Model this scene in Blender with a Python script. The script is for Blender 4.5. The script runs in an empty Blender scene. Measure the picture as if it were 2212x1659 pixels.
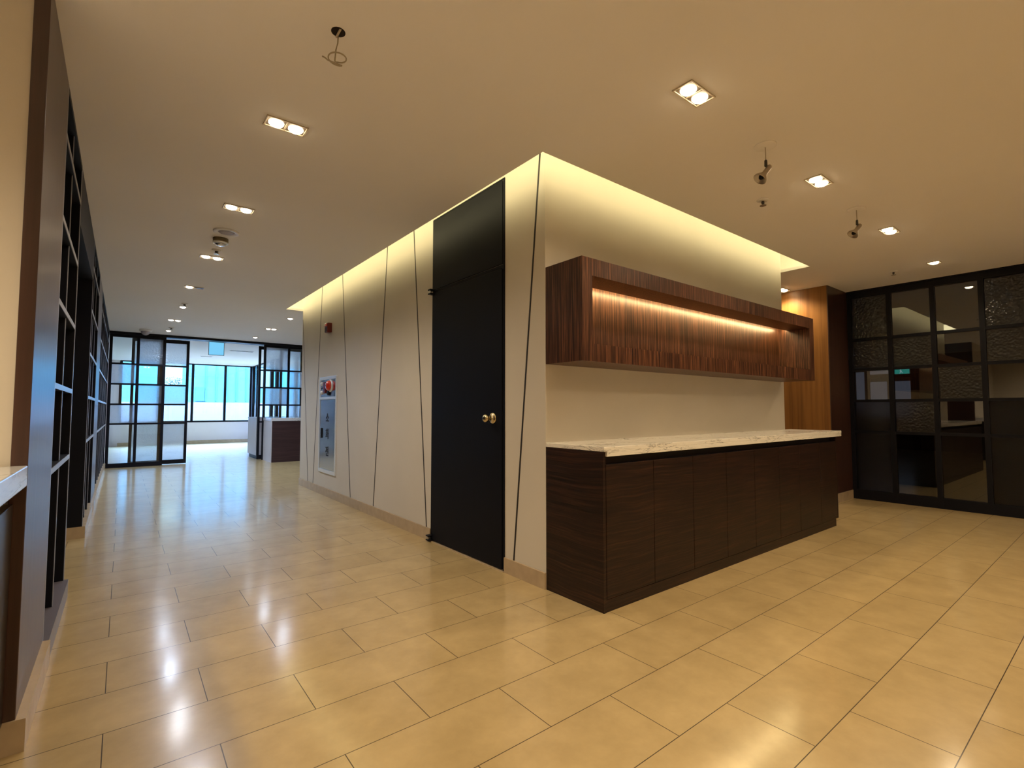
import bpy, bmesh, math, random
from mathutils import Vector, Matrix
random.seed(7)
PI = math.pi
sc = bpy.context.scene
COL = sc.collection
H = 2.6            # ceiling height
EYE = 1.107
XA, YB = 2.087, 2.316          # the two visible faces of the central block
XE, YE = 5.44, 7.74            # its far ends

# ------------------------------------------------------------------ materials
def new_mat(name):
    m = bpy.data.materials.new(name); m.use_nodes = True
    nt = m.node_tree; nt.nodes.clear()
    out = nt.nodes.new('ShaderNodeOutputMaterial')
    return m, nt, out
def N(nt, t, **kw):
    n = nt.nodes.new(t)
    for k, v in kw.items(): setattr(n, k, v)
    return n
def L(nt, a, b): nt.links.new(a, b)
def ramp(nt, stops):
    r = N(nt, 'ShaderNodeValToRGB')
    e = r.color_ramp.elements
    e[0].position, e[0].color = stops[0][0], (*stops[0][1], 1)
    e[1].position, e[1].color = stops[1][0], (*stops[1][1], 1)
    for p, c in stops[2:]:
        x = e.new(p); x.color = (*c, 1)
    return r
def coords(nt, scale=(1, 1, 1), loc=(0, 0, 0)):
    g = N(nt, 'ShaderNodeNewGeometry'); mp = N(nt, 'ShaderNodeMapping')
    mp.inputs['Scale'].default_value = scale; mp.inputs['Location'].default_value = loc
    L(nt, g.outputs['Position'], mp.inputs['Vector']); return mp.outputs['Vector']
def paint(name, col, rough=0.6, var=0.06, metal=0.0, spec=0.5, scale=3.0, bump=0.0, coat=0.0):
    m, nt, out = new_mat(name)
    b = N(nt, 'ShaderNodeBsdfPrincipled')
    b.inputs['Roughness'].default_value = rough; b.inputs['Metallic'].default_value = metal
    b.inputs['Specular IOR Level'].default_value = spec
    if coat: b.inputs['Coat Weight'].default_value = coat; b.inputs['Coat Roughness'].default_value = 0.15
    v = coords(nt)
    no = N(nt, 'ShaderNodeTexNoise'); no.inputs['Scale'].default_value = scale; no.inputs['Detail'].default_value = 5
    L(nt, v, no.inputs['Vector'])
    lo = tuple(c * (1 - var) for c in col); hi = tuple(min(1, c * (1 + var)) for c in col)
    r = ramp(nt, [(0.3, lo), (0.7, hi)])
    L(nt, no.outputs['Fac'], r.inputs['Fac']); L(nt, r.outputs['Color'], b.inputs['Base Color'])
    if bump:
        n2 = N(nt, 'ShaderNodeTexNoise'); n2.inputs['Scale'].default_value = 60; L(nt, v, n2.inputs['Vector'])
        bp = N(nt, 'ShaderNodeBump'); bp.inputs['Strength'].default_value = bump; bp.inputs['Distance'].default_value = 0.01
        L(nt, n2.outputs['Fac'], bp.inputs['Height']); L(nt, bp.outputs['Normal'], b.inputs['Normal'])
    L(nt, b.outputs['BSDF'], out.inputs['Surface']); return m
def emis(name, col, strength):
    m, nt, out = new_mat(name)
    e = N(nt, 'ShaderNodeEmission'); e.inputs['Color'].default_value = (*col, 1); e.inputs['Strength'].default_value = strength
    L(nt, e.outputs['Emission'], out.inputs['Surface']); return m
def wood(name, dark, mid, light, scale, rough=0.35, wave=0.0, wave_scale=(1, 1, 1), lo=0.32, hi=0.72, spec=0.35):
    m, nt, out = new_mat(name)
    b = N(nt, 'ShaderNodeBsdfPrincipled'); b.inputs['Roughness'].default_value = rough; b.inputs['Specular IOR Level'].default_value = spec
    g = N(nt, 'ShaderNodeNewGeometry')
    vec = g.outputs['Position']
    if wave:
        wn = N(nt, 'ShaderNodeTexNoise'); wn.inputs['Scale'].default_value = 1.0; wn.inputs['Detail'].default_value = 2
        wm = N(nt, 'ShaderNodeMapping'); wm.inputs['Scale'].default_value = wave_scale
        L(nt, vec, wm.inputs['Vector']); L(nt, wm.outputs['Vector'], wn.inputs['Vector'])
        sb = N(nt, 'ShaderNodeVectorMath', operation='SUBTRACT'); sb.inputs[1].default_value = (.5, .5, .5)
        L(nt, wn.outputs['Color'], sb.inputs[0])
        sl = N(nt, 'ShaderNodeVectorMath', operation='SCALE'); sl.inputs['Scale'].default_value = wave
        L(nt, sb.outputs['Vector'], sl.inputs[0])
        ad = N(nt, 'ShaderNodeVectorMath', operation='ADD'); L(nt, vec, ad.inputs[0]); L(nt, sl.outputs['Vector'], ad.inputs[1])
        vec = ad.outputs['Vector']
    mp = N(nt, 'ShaderNodeMapping'); mp.inputs['Scale'].default_value = scale
    L(nt, vec, mp.inputs['Vector'])
    no = N(nt, 'ShaderNodeTexNoise'); no.inputs['Scale'].default_value = 1.0; no.inputs['Detail'].default_value = 4
    no.inputs['Roughness'].default_value = 0.65
    L(nt, mp.outputs['Vector'], no.inputs['Vector'])
    r = ramp(nt, [(lo, dark), (0.5, mid), (hi, light)])
    L(nt, no.outputs['Fac'], r.inputs['Fac']); L(nt, r.outputs['Color'], b.inputs['Base Color'])
    bp = N(nt, 'ShaderNodeBump'); bp.inputs['Strength'].default_value = 0.12; bp.inputs['Distance'].default_value = 0.004
    L(nt, no.outputs['Fac'], bp.inputs['Height']); L(nt, bp.outputs['Normal'], b.inputs['Normal'])
    L(nt, b.outputs['BSDF'], out.inputs['Surface']); return m
def floor_mat():
    m, nt, out = new_mat('beige_floor_tile')
    b = N(nt, 'ShaderNodeBsdfPrincipled')
    v = coords(nt, (1, 1, 1), (0.018, -0.405 + 60 * 0.306, 0))
    br = N(nt, 'ShaderNodeTexBrick', offset=0.5, offset_frequency=2, squash=1.0)
    br.inputs['Scale'].default_value = 1.0; br.inputs['Brick Width'].default_value = 0.6155
    br.inputs['Row Height'].default_value = 0.306; br.inputs['Mortar Size'].default_value = 0.0017
    br.inputs['Mortar Smooth'].default_value = 0.1; br.inputs['Bias'].default_value = 0.0
    br.inputs['Color1'].default_value = FLOOR_A; br.inputs['Color2'].default_value = FLOOR_B
    br.inputs['Mortar'].default_value = (0.06, 0.04, 0.022, 1)
    L(nt, v, br.inputs['Vector'])
    n1 = N(nt, 'ShaderNodeTexNoise'); n1.inputs['Scale'].default_value = 5; n1.inputs['Detail'].default_value = 8
    n1.inputs['Roughness'].default_value = 0.65; L(nt, v, n1.inputs['Vector'])
    r1 = ramp(nt, [(0.3, (0.84, 0.82, 0.78)), (0.7, (1.08, 1.08, 1.08))]); L(nt, n1.outputs['Fac'], r1.inputs['Fac'])
    mx = N(nt, 'ShaderNodeMix', data_type='RGBA', blend_type='MULTIPLY'); mx.inputs['Factor'].default_value = 1.0
    L(nt, br.outputs['Color'], mx.inputs['A']); L(nt, r1.outputs['Color'], mx.inputs['B'])
    L(nt, mx.outputs['Result'], b.inputs['Base Color'])
    n2 = N(nt, 'ShaderNodeTexNoise'); n2.inputs['Scale'].default_value = 2.3; n2.inputs['Detail'].default_value = 4; L(nt, v, n2.inputs['Vector'])
    r2 = N(nt, 'ShaderNodeMapRange'); r2.inputs['To Min'].default_value = 0.11; r2.inputs['To Max'].default_value = 0.19
    L(nt, n2.outputs['Fac'], r2.inputs['Value']); L(nt, r2.outputs['Result'], b.inputs['Roughness'])
    # the joints shine less than the tiles
    inv = N(nt, 'ShaderNodeMath', operation='SUBTRACT'); inv.inputs[0].default_value = 1.0; L(nt, br.outputs['Fac'], inv.inputs[1])
    b.inputs['IOR'].default_value = 2.3
    sp = N(nt, 'ShaderNodeMath', operation='MULTIPLY_ADD'); sp.inputs[1].default_value = 0.25; sp.inputs[2].default_value = 0.25; L(nt, inv.outputs['Value'], sp.inputs[0])
    L(nt, sp.outputs['Value'], b.inputs['Specular IOR Level'])
    b2 = N(nt, 'ShaderNodeBsdfPrincipled'); b2.inputs['Roughness'].default_value = 0.29; b2.inputs['IOR'].default_value = 1.6
    L(nt, mx.outputs['Result'], b2.inputs['Base Color'])
    ms = N(nt, 'ShaderNodeMixShader'); ms.inputs['Fac'].default_value = 0.36
    L(nt, b.outputs['BSDF'], ms.inputs[1]); L(nt, b2.outputs['BSDF'], ms.inputs[2])
    L(nt, ms.outputs['Shader'], out.inputs['Surface']); return m
def marble_mat(name, base=(0.88, 0.83, 0.74), vein=(0.16, 0.14, 0.13), stretch=(0.5, 3.0, 6.0)):
    m, nt, out = new_mat(name)
    b = N(nt, 'ShaderNodeBsdfPrincipled'); b.inputs['Roughness'].default_value = 0.12
    v = coords(nt, stretch)
    n0 = N(nt, 'ShaderNodeTexNoise'); n0.inputs['Scale'].default_value = 1.6; n0.inputs['Detail'].default_value = 9
    n0.inputs['Distortion'].default_value = 1.8; n0.inputs['Roughness'].default_value = 0.62; L(nt, v, n0.inputs['Vector'])
    ab = N(nt, 'ShaderNodeMath', operation='SUBTRACT'); ab.inputs[1].default_value = 0.5; L(nt, n0.outputs['Fac'], ab.inputs[0])
    a2 = N(nt, 'ShaderNodeMath', operation='ABSOLUTE'); L(nt, ab.outputs['Value'], a2.inputs[0])
    grey = tuple(x * 0.62 for x in base)
    r = ramp(nt, [(0.0, vein), (0.010, grey), (0.034, base), (0.16, base)])
    L(nt, a2.outputs['Value'], r.inputs['Fac'])
    nm = N(nt, 'ShaderNodeTexNoise'); nm.inputs['Scale'].default_value = 1.1; nm.inputs['Detail'].default_value = 3
    L(nt, v, nm.inputs['Vector']); rm = ramp(nt, [(0.46, (.12, .12, .12)), (0.60, (1, 1, 1))]); L(nt, nm.outputs['Fac'], rm.inputs['Fac'])
    mx = N(nt, 'ShaderNodeMix', data_type='RGBA'); L(nt, rm.outputs['Color'], mx.inputs['Factor'])
    mx.inputs['A'].default_value = (*base, 1); L(nt, r.outputs['Color'], mx.inputs['B'])
    L(nt, mx.outputs['Result'], b.inputs['Base Color'])
    L(nt, b.outputs['BSDF'], out.inputs['Surface']); return m
def schlick(nt, lo=0.04, power=5.0):
    lw = N(nt, 'ShaderNodeLayerWeight'); lw.inputs['Blend'].default_value = 0.5
    p = N(nt, 'ShaderNodeMath', operation='POWER'); p.inputs[1].default_value = power; L(nt, lw.outputs['Facing'], p.inputs[0])
    mr = N(nt, 'ShaderNodeMapRange'); mr.inputs['To Min'].default_value = lo; mr.inputs['To Max'].default_value = 0.9
    L(nt, p.outputs['Value'], mr.inputs['Value']); return mr.outputs['Result']
def glass_mat(name, tint=(0.93, 0.97, 0.97), refl=0.05, gcol=(1, 1, 1)):
    m, nt, out = new_mat(name)
    t = N(nt, 'ShaderNodeBsdfTransparent'); t.inputs['Color'].default_value = (*tint, 1)
    g = N(nt, 'ShaderNodeBsdfGlossy'); g.inputs['Roughness'].default_value = 0.015; g.inputs['Color'].default_value = (*gcol, 1)
    mx = N(nt, 'ShaderNodeMixShader'); L(nt, schlick(nt, refl), mx.inputs['Fac'])
    L(nt, t.outputs['BSDF'], mx.inputs[1]); L(nt, g.outputs['BSDF'], mx.inputs[2])
    L(nt, mx.outputs['Shader'], out.inputs['Surface']); return m
def hammered_glass(name, tint=(0.9, 0.95, 0.97), clear=0.35, refl=0.06, scale=38, milk=(1.0, 0.95, 1.0), strength=0.6):
    m, nt, out = new_mat(name)
    v = coords(nt)
    vo = N(nt, 'ShaderNodeTexVoronoi', feature='SMOOTH_F1'); vo.inputs['Scale'].default_value = scale; L(nt, v, vo.inputs['Vector'])
    bp = N(nt, 'ShaderNodeBump'); bp.inputs['Strength'].default_value = strength; bp.inputs['Distance'].default_value = 0.012
    L(nt, vo.outputs['Distance'], bp.inputs['Height'])
    t = N(nt, 'ShaderNodeBsdfTransparent'); t.inputs['Color'].default_value = (*tint, 1)
    tr = N(nt, 'ShaderNodeBsdfTranslucent'); tr.inputs['Color'].default_value = (*milk, 1); L(nt, bp.outputs['Normal'], tr.inputs['Normal'])
    rf = N(nt, 'ShaderNodeBsdfRefraction'); rf.inputs['IOR'].default_value = 1.12; rf.inputs['Roughness'].default_value = 0.08
    rf.inputs['Color'].default_value = (*tint, 1); L(nt, bp.outputs['Normal'], rf.inputs['Normal'])
    m0 = N(nt, 'ShaderNodeMixShader'); m0.inputs['Fac'].default_value = 0.45
    L(nt, tr.outputs['BSDF'], m0.inputs[1]); L(nt, rf.outputs['BSDF'], m0.inputs[2])
    m1 = N(nt, 'ShaderNodeMixShader'); m1.inputs['Fac'].default_value = 1 - clear
    L(nt, t.outputs['BSDF'], m1.inputs[1]); L(nt, m0.outputs['Shader'], m1.inputs[2])
    g = N(nt, 'ShaderNodeBsdfGlossy'); g.inputs['Roughness'].default_value = 0.12; L(nt, bp.outputs['Normal'], g.inputs['Normal'])
    m2 = N(nt, 'ShaderNodeMixShader'); L(nt, schlick(nt, refl), m2.inputs['Fac'])
    L(nt, m1.outputs['Shader'], m2.inputs[1]); L(nt, g.outputs['BSDF'], m2.inputs[2])
    L(nt, m2.outputs['Shader'], out.inputs['Surface']); return m

FLOOR_A = (0.50, 0.37, 0.185, 1); FLOOR_B = (0.465, 0.34, 0.165, 1)
M = dict(
    floor=floor_mat(),
    ceiling=paint('ceiling_paint', (0.88, 0.85, 0.84), 0.8, 0.02, spec=0.2, scale=0.8),
    cove=paint('cove_white_paint', (0.85, 0.82, 0.74), 0.8, 0.02),
    wall=paint('cream_wallcovering', (0.66, 0.60, 0.51), 0.62, 0.03, spec=0.3, scale=2, bump=0.03),
    wall_far=paint('white_wall_paint', (0.68, 0.62, 0.62), 0.7, 0.02),
    wall_unlit=paint('unlit_space_wall', (0.05, 0.045, 0.045), 0.8, 0.05),  # near-black colour stands in for shade in the unlit passage and side room
    pink=paint('pink_grey_wall_paint', (0.55, 0.42, 0.42), 0.7, 0.03),
    grey_plinth=paint('grey_plinth', (0.14, 0.125, 0.15), 0.3, 0.06),
    dark_cab=paint('near_black_cabinet_lacquer', (0.016, 0.010, 0.010), 0.3, 0.08),
    groove=paint('dark_groove', (0.018, 0.012, 0.01), 0.6),
    stone=paint('baseboard_stone', (0.48, 0.36, 0.23), 0.25, 0.08, scale=12),
    black_door=paint('black_door_paint', (0.005, 0.0055, 0.009), 0.5, 0.05, spec=0.12),
    black_metal=paint('black_metal', (0.0045, 0.0045, 0.0085), 0.45, 0.1, spec=0.2),
    black_board=paint('black_shelf_board', (0.0045, 0.0055, 0.011), 0.5, 0.1, spec=0.2),
    edge_sheen=paint('daylit_edge_sheen', (0.28, 0.29, 0.35), 0.28, 0.05, spec=0.6),  # pale blue-grey puts the daylight reflection into the black shelves' front edges
    wood_v=wood('striped_veneer_vertical', (0.012, 0.0045, 0.003), (0.060, 0.023, 0.012), (0.29, 0.115, 0.055), (150, 150, 3.0), 0.36, lo=.30, hi=.78),
    wood_h=wood('rippled_veneer_horizontal', (0.006, 0.0024, 0.0016), (0.016, 0.0058, 0.0034), (0.052, 0.019, 0.010), (2.2, 2.2, 95), 0.42, 0.035, (3.5, 3.5, 1.5)),
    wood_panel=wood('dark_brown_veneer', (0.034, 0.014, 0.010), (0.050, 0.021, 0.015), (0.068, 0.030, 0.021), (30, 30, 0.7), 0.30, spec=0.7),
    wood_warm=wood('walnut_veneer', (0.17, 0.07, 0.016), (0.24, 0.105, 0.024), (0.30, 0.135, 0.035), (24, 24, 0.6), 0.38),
    wood_desk=wood('plum_brown_veneer', (0.030, 0.014, 0.016), (0.042, 0.020, 0.022), (0.058, 0.027, 0.030), (2, 2, 45), 0.4),
    marble=marble_mat('veined_marble', stretch=(1.6, 2.6, 14)),
    marble_grey=marble_mat('grey_veined_marble', (0.62, 0.62, 0.64), (0.2, 0.2, 0.24), (3, 1.0, 6)),
    white_lam=paint('white_laminate', (0.55, 0.52, 0.54), 0.4, 0.02),
    steel=paint('brushed_steel', (0.62, 0.64, 0.70), 0.20, 0.05, metal=1.0, scale=1.2),
    steel_frame=paint('bright_steel_frame', (0.82, 0.84, 0.88), 0.30, 0.03, metal=0.35),
    steel_dark=paint('dark_steel', (0.09, 0.085, 0.08), 0.35, 0.05, metal=1.0),
    brass=paint('aged_brass', (0.60, 0.50, 0.31), 0.22, 0.06, metal=1.0, scale=30),
    chrome=paint('dull_chrome', (0.45, 0.40, 0.33), 0.3, 0.06, metal=1.0),
    red=paint('red_plastic', (0.13, 0.008, 0.007), 0.4, 0.05),
    red_lens=paint('red_lens', (0.70, 0.03, 0.012), 0.15, 0.05, coat=0.6),
    ink=paint('black_lettering', (0.012, 0.012, 0.015), 0.6),
    white_pl=paint('white_plastic', (0.78, 0.76, 0.76), 0.45, 0.02),
    grille=paint('grey_speaker_grille', (0.42, 0.39, 0.46), 0.6, 0.03),
    sensor=paint('tan_sensor_housing', (0.16, 0.12, 0.06), 0.4, 0.05),
    trim=paint('downlight_trim', (0.55, 0.47, 0.36), 0.35, 0.05),
    trim_dark=paint('downlight_recess', (0.10, 0.075, 0.05), 0.4, 0.08),
    hole=paint('ceiling_hole_dark', (0.012, 0.006, 0.004), 0.9),
    wire=paint('clear_wire_sheath', (0.42, 0.36, 0.26), 0.35, 0.05),
    glass=glass_mat('clear_glass', refl=0.035),
    glass_out=glass_mat('window_glass', (0.86, 0.96, 0.98), 0.03),
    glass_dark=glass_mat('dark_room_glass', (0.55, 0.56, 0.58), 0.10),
    hammer=hammered_glass('hammered_glass', clear=0.42),
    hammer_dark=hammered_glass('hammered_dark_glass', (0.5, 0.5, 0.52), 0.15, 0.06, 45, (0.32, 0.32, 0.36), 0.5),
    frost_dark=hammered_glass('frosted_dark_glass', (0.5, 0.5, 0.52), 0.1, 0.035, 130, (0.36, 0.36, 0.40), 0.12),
    bulb=emis('lit_bulb', (1.0, 0.78, 0.48), 22),
    bulb_far=emis('lit_bulb_neutral', (1.0, 0.90, 0.82), 9),
    led=emis('led_tape_warm', (1.0, 0.76, 0.36), 42),
    cove_led=emis('led_tape_cove', (1.0, 0.80, 0.36), 3.0),
    exit_blue=emis('exit_acrylic_blue', (0.20, 0.62, 0.95), 1.0),
    exit_green=emis('exit_green', (0.05, 0.55, 0.42), 0.9),
    exit_white=emis('exit_white', (0.6, 0.9, 0.9), 0.9),
    glow_pane=emis('daylight_glow_pane', (0.30, 0.34, 0.42), 0.35),  # glow stands in for daylight behind the far door glass
    teal=paint('teal_cladding', (0.044, 0.108, 0.112), 0.9, 0.12, spec=0.0, scale=1.2),
    teal_dark=paint('teal_cladding_dark', (0.033, 0.092, 0.096), 0.9, 0.12, spec=0.0),
    parapet=paint('pale_parapet', (0.114, 0.110, 0.100), 0.9, 0.05, spec=0.0),
    paving=paint('grey_paving', (0.02, 0.018, 0.014), 0.9, 0.1, spec=0.0),
    leaf=paint('tree_leaves', (0.09, 0.11, 0.085), 0.9, 0.4, scale=6),
    bark=paint('tree_bark', (0.10, 0.07, 0.05), 0.9, 0.3, scale=10),
)

# ------------------------------------------------------------------ mesh helpers
class MB:
    """collects shapes in world coordinates, build() links them as one mesh object"""
    def __init__(self): self.bm = bmesh.new(); self.mi = 0; self.smooth = False
    def _mark(self, faces):
        for f in faces: f.material_index = self.mi; f.smooth = self.smooth
    def box(self, x0, x1, y0, y1, z0, z1, bev=0.0):
        if x0 > x1: x0, x1 = x1, x0
        if y0 > y1: y0, y1 = y1, y0
        if z0 > z1: z0, z1 = z1, z0
        v = [self.bm.verts.new(p) for p in ((x0,y0,z0),(x1,y0,z0),(x1,y1,z0),(x0,y1,z0),(x0,y0,z1),(x1,y0,z1),(x1,y1,z1),(x0,y1,z1))]
        fs = [self.bm.faces.new([v[i] for i in q]) for q in ((3,2,1,0),(4,5,6,7),(0,1,5,4),(1,2,6,5),(2,3,7,6),(3,0,4,7))]
        self._mark(fs)
        if bev:
            es = list({e for f in fs for e in f.edges})
            r = bmesh.ops.bevel(self.bm, geom=es, offset=bev, segments=2, affect='EDGES', profile=0.5)
            self._mark(r['faces'])
        return self
    def quad(self, pts):
        f = self.bm.faces.new([self.bm.verts.new(p) for p in pts]); self._mark([f]); return self
    def prism(self, pts, ext):
        """closed polygon pts (3D list) extruded by vector ext"""
        ext = Vector(ext)
        a = [self.bm.verts.new(p) for p in pts]; b = [self.bm.verts.new(Vector(p) + ext) for p in pts]
        fs = [self.bm.faces.new(a[::-1]), self.bm.faces.new(b)]
        n = len(a)
        for i in range(n): fs.append(self.bm.faces.new((a[i], a[(i+1)%n], b[(i+1)%n], b[i])))
        self._mark(fs); return self
    def lathe(self, prof, seg=24, mat=None):
        """prof = [(r, z)...] about +Z, then placed by matrix mat; open ends are capped"""
        mat = mat or Matrix.Identity(4)
        rings = []
        for r, z in prof:
            if r < 1e-6: rings.append([self.bm.verts.new(mat @ Vector((0, 0, z)))])
            else: rings.append([self.bm.verts.new(mat @ Vector((r*math.cos(2*PI*i/seg), r*math.sin(2*PI*i/seg), z))) for i in range(seg)])
        fs = []
        for a, b in zip(rings, rings[1:]):
            for i in range(seg):
                j = (i+1) % seg
                if len(a) == 1 and len(b) == 1: continue
                if len(a) == 1: fs.append(self.bm.faces.new((a[0], b[j], b[i])))
                elif len(b) == 1: fs.append(self.bm.faces.new((a[i], a[j], b[0])))
                else: fs.append(self.bm.faces.new((a[i], a[j], b[j], b[i])))
        if len(rings[0]) > 1: fs.append(self.bm.faces.new(rings[0][::-1]))
        if len(rings[-1]) > 1: fs.append(self.bm.faces.new(rings[-1]))
        self._mark(fs); return self
    def tube(self, pts, r, seg=8):
        pts = [Vector(p) for p in pts]; rings = []
        for i, p in enumerate(pts):
            d = (pts[min(i+1, len(pts)-1)] - pts[max(i-1, 0)]).normalized()
            up = Vector((0, 0, 1)) if abs(d.z) < 0.9 else Vector((1, 0, 0))
            u = d.cross(up).normalized(); w = d.cross(u).normalized()
            rr = r[i] if isinstance(r, (list, tuple)) else r
            rings.append([self.bm.verts.new(p + u*rr*math.cos(2*PI*k/seg) + w*rr*math.sin(2*PI*k/seg)) for k in range(seg)])
        fs = []
        for a, b in zip(rings, rings[1:]):
            for k in range(seg): fs.append(self.bm.faces.new((a[k], a[(k+1)%seg], b[(k+1)%seg], b[k])))
        fs += [self.bm.faces.new(rings[0][::-1]), self.bm.faces.new(rings[-1])]
        self._mark(fs); return self
    def build(self, name, mats, parent=None):
        if not isinstance(mats, (list, tuple)): mats = [mats]
        bmesh.ops.recalc_face_normals(self.bm, faces=self.bm.faces[:])
        base = Vector((0, 0, 0))
        p = parent
        while p is not None: base = base + Vector(p.location); p = p.parent
        bmesh.ops.translate(self.bm, verts=self.bm.verts[:], vec=-base)
        me = bpy.data.meshes.new(name); self.bm.to_mesh(me); self.bm.free()
        for m in mats: me.materials.append(m)
        o = bpy.data.objects.new(name, me); COL.objects.link(o)
        if parent is not None: o.parent = parent
        return o
def tag(o, label=None, cat=None, group=None, kind=None):
    if label: o['label'] = label
    if cat: o['category'] = cat
    if group: o['group'] = group
    if kind: o['kind'] = kind
    return o
def thing(name, loc, label, cat, group=None):
    o = bpy.data.objects.new(name, None); COL.objects.link(o); o.location = loc; o.empty_display_size = 0.1
    return tag(o, label, cat, group)
def struct(o): o['kind'] = 'structure'; return o
def bx(name, mat, parent, *a, bev=0.0): return MB().box(*a, bev=bev).build(name, mat, parent)
def at_dir(loc, d):
    """matrix whose +Z points along d at loc"""
    return Matrix.Translation(loc) @ Vector(d).to_track_quat('Z', 'Y').to_matrix().to_4x4()
def copy_tree(o, parent=None):
    c = o.copy(); COL.objects.link(c)
    if parent is not None: c.parent = parent
    for ch in list(o.children): copy_tree(ch, c)
    return c

# ------------------------------------------------------------------ the setting
struct(MB().box(-4.2, 17.2, -3.6, 19.2, -0.12, 0.0).build('floor', M['floor']))
# ceiling: one slab with the rectangular cove slot round the block cut out; its recess is above
CX0, CX1, CY0, CY1 = 1.869, 5.603, 2.092, 7.838
mb = MB()
for r in ((-4.2, CX0, -3.6, 19.2), (CX1, 17.2, -3.6, 19.2), (CX0, CX1, -3.6, CY0), (CX0, CX1, CY1, 19.2)):
    mb.box(r[0], r[1], r[2], r[3], H, H + 0.03)
ceil = struct(mb.build('ceiling', M['ceiling']))
mb = MB(); T = 0.13; Z1 = H + 0.26
mb.box(CX0-T-.02, CX0-T, CY0-T, CY1+T, H+.03, Z1); mb.box(CX1+T, CX1+T+.02, CY0-T, CY1+T, H+.03, Z1)
mb.box(CX0-T, CX1+T, CY0-T-.02, CY0-T, H+.03, Z1); mb.box(CX0-T, CX1+T, CY1+T, CY1+T+.02, H+.03, Z1)
mb.box(CX0-T-.02, CX1+T+.02, CY0-T-.02, CY1+T+.02, Z1, Z1+.02)
mb.build('cove_recess', M['cove'], ceil)

# central block: walls with slanting dark grooves
blk = struct(MB().box(XA, XE, YB, YE, 0, Z1).build('wall_center', M['wall']))
for (y0, z0), (y1, z1) in (((7.80, 2.86), (7.326, .098)), ((6.82, 2.86), (7.084, .10)), ((6.06, 2.86), (5.664, .097)),
                           ((4.715, 2.86), (4.999, .097)), ((4.148, 2.86), (3.848, .098)), ((2.360, 2.79), (2.637, .10))):
    t = min(1.0, (YE - 0.01 - y1) / (y0 - y1)) if y0 > YE - 0.02 else 1.0
    y0, z0 = y1 + (y0-y1)*t, z1 + (z0-z1)*t
    w = 0.0075
    MB().prism([(XA-.0015, y1-w, z1), (XA-.0015, y1+w, z1), (XA-.0015, y0+w, z0), (XA-.0015, y0-w, z0)], (.003, 0, 0)).build('groove', M['groove'], blk)
mb = MB()
mb.box(XA-.012, XA, YB, 2.733, 0, .10); mb.box(XA-.012, XA, 3.768, YE, 0, .10)
struct(mb.build('baseboard_center', M['stone']))

# black door in the left face of the block
door = struct(thing('door_1', (XA, 3.245, 0), 'tall black flush door with black transom panel in the cream wall', 'door'))
mb = MB(); mb.box(XA-.006, XA+.02, 2.735, 2.752, 0, 2.755); mb.box(XA-.006, XA+.02, 3.748, 3.765, 0, 2.755)
mb.box(XA-.006, XA+.02, 2.752, 3.748, 2.742, 2.755); mb.box(XA-.004, XA+.02, 2.752, 3.748, 2.108, 2.132)
mb.build('door_frame', M['black_door'], door)
bx('transom_panel', M['black_door'], door, XA-.010, XA+.02, 2.756, 3.744, 2.136, 2.738, bev=.003)
leaf = bx('door_leaf', M['black_door'], door, XA-.012, XA+.02, 2.757, 3.743, 0.012, 2.104, bev=.003)
bx('threshold', M['stone'], door, XA-.02, XA+.02, 2.735, 3.765, 0, .006)
K = Matrix.Translation((XA-.012, 2.862, 1.045)) @ Matrix.Rotation(-PI/2, 4, 'Y')
mb = MB(); mb.smooth = True
mb.lathe([(.040, 0), (.040, .004), (.034, .010), (.016, .013), (.013, .022), (.013, .036), (.019, .041), (.027, .050), (.030, .062), (.026, .074), (.016, .081), (.0, .083)], 28, K)
kn = mb.build('door_knob', M['brass'], leaf); kn['label'] = 'round brass door knob'
mb = MB(); mb.smooth = True
mb.lathe([(.0085, .083), (.0085, .086), (.006, .0865), (0, .0865)], 16, K); mb.build('knob_button', M['steel_dark'], kn)
for z0 in (2.092, 0.008):
    mb = MB()
    mb.box(XA-.050, XA-.004, 3.726, 3.772, z0+.002, z0+.014, .003); mb.box(XA-.050, XA-.004, 3.726, 3.772, z0+.036, z0+.048, .003)
    p = mb.build('pivot_hinge', M['black_metal'], door)
    MB().lathe([(.011, z0+.014), (.011, z0+.036)], 14, Matrix.Translation((XA-.036, 3.752, 0))).build('hinge_pin', M['steel'], p)

# outer walls
struct(bx('wall_left_return', M['wall'], None, -2.7, -.283, 2.302, 2.40, 0, H))
struct(bx('wall_near_left', M['wall'], None, -2.8, -2.7, -3.6, 2.40, 0, H))
struct(bx('wall_near_back', M['wall'], None, -2.7, 7.23, -3.7, -3.6, 0, H))
struct(bx('wall_left', M['wall_unlit'], None, -1.9, -1.8, 2.40, 12.05, 0, H))
struct(bx('wall_left_end', M['wall_far'], None, -4.2, -.40, 12.05, 12.15, 0, H))
struct(bx('wall_right', M['wall'], None, 7.23, 7.33, 3.6, 12.05, 0, H))
struct(bx('wall_right_end', M['wall_far'], None, 3.9, 7.33, 12.05, 12.15, 0, H))
struct(bx('wall_far_left', M['wall_far'], None, -4.3, -4.2, 12.15, 19.2, 0, H))
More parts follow.
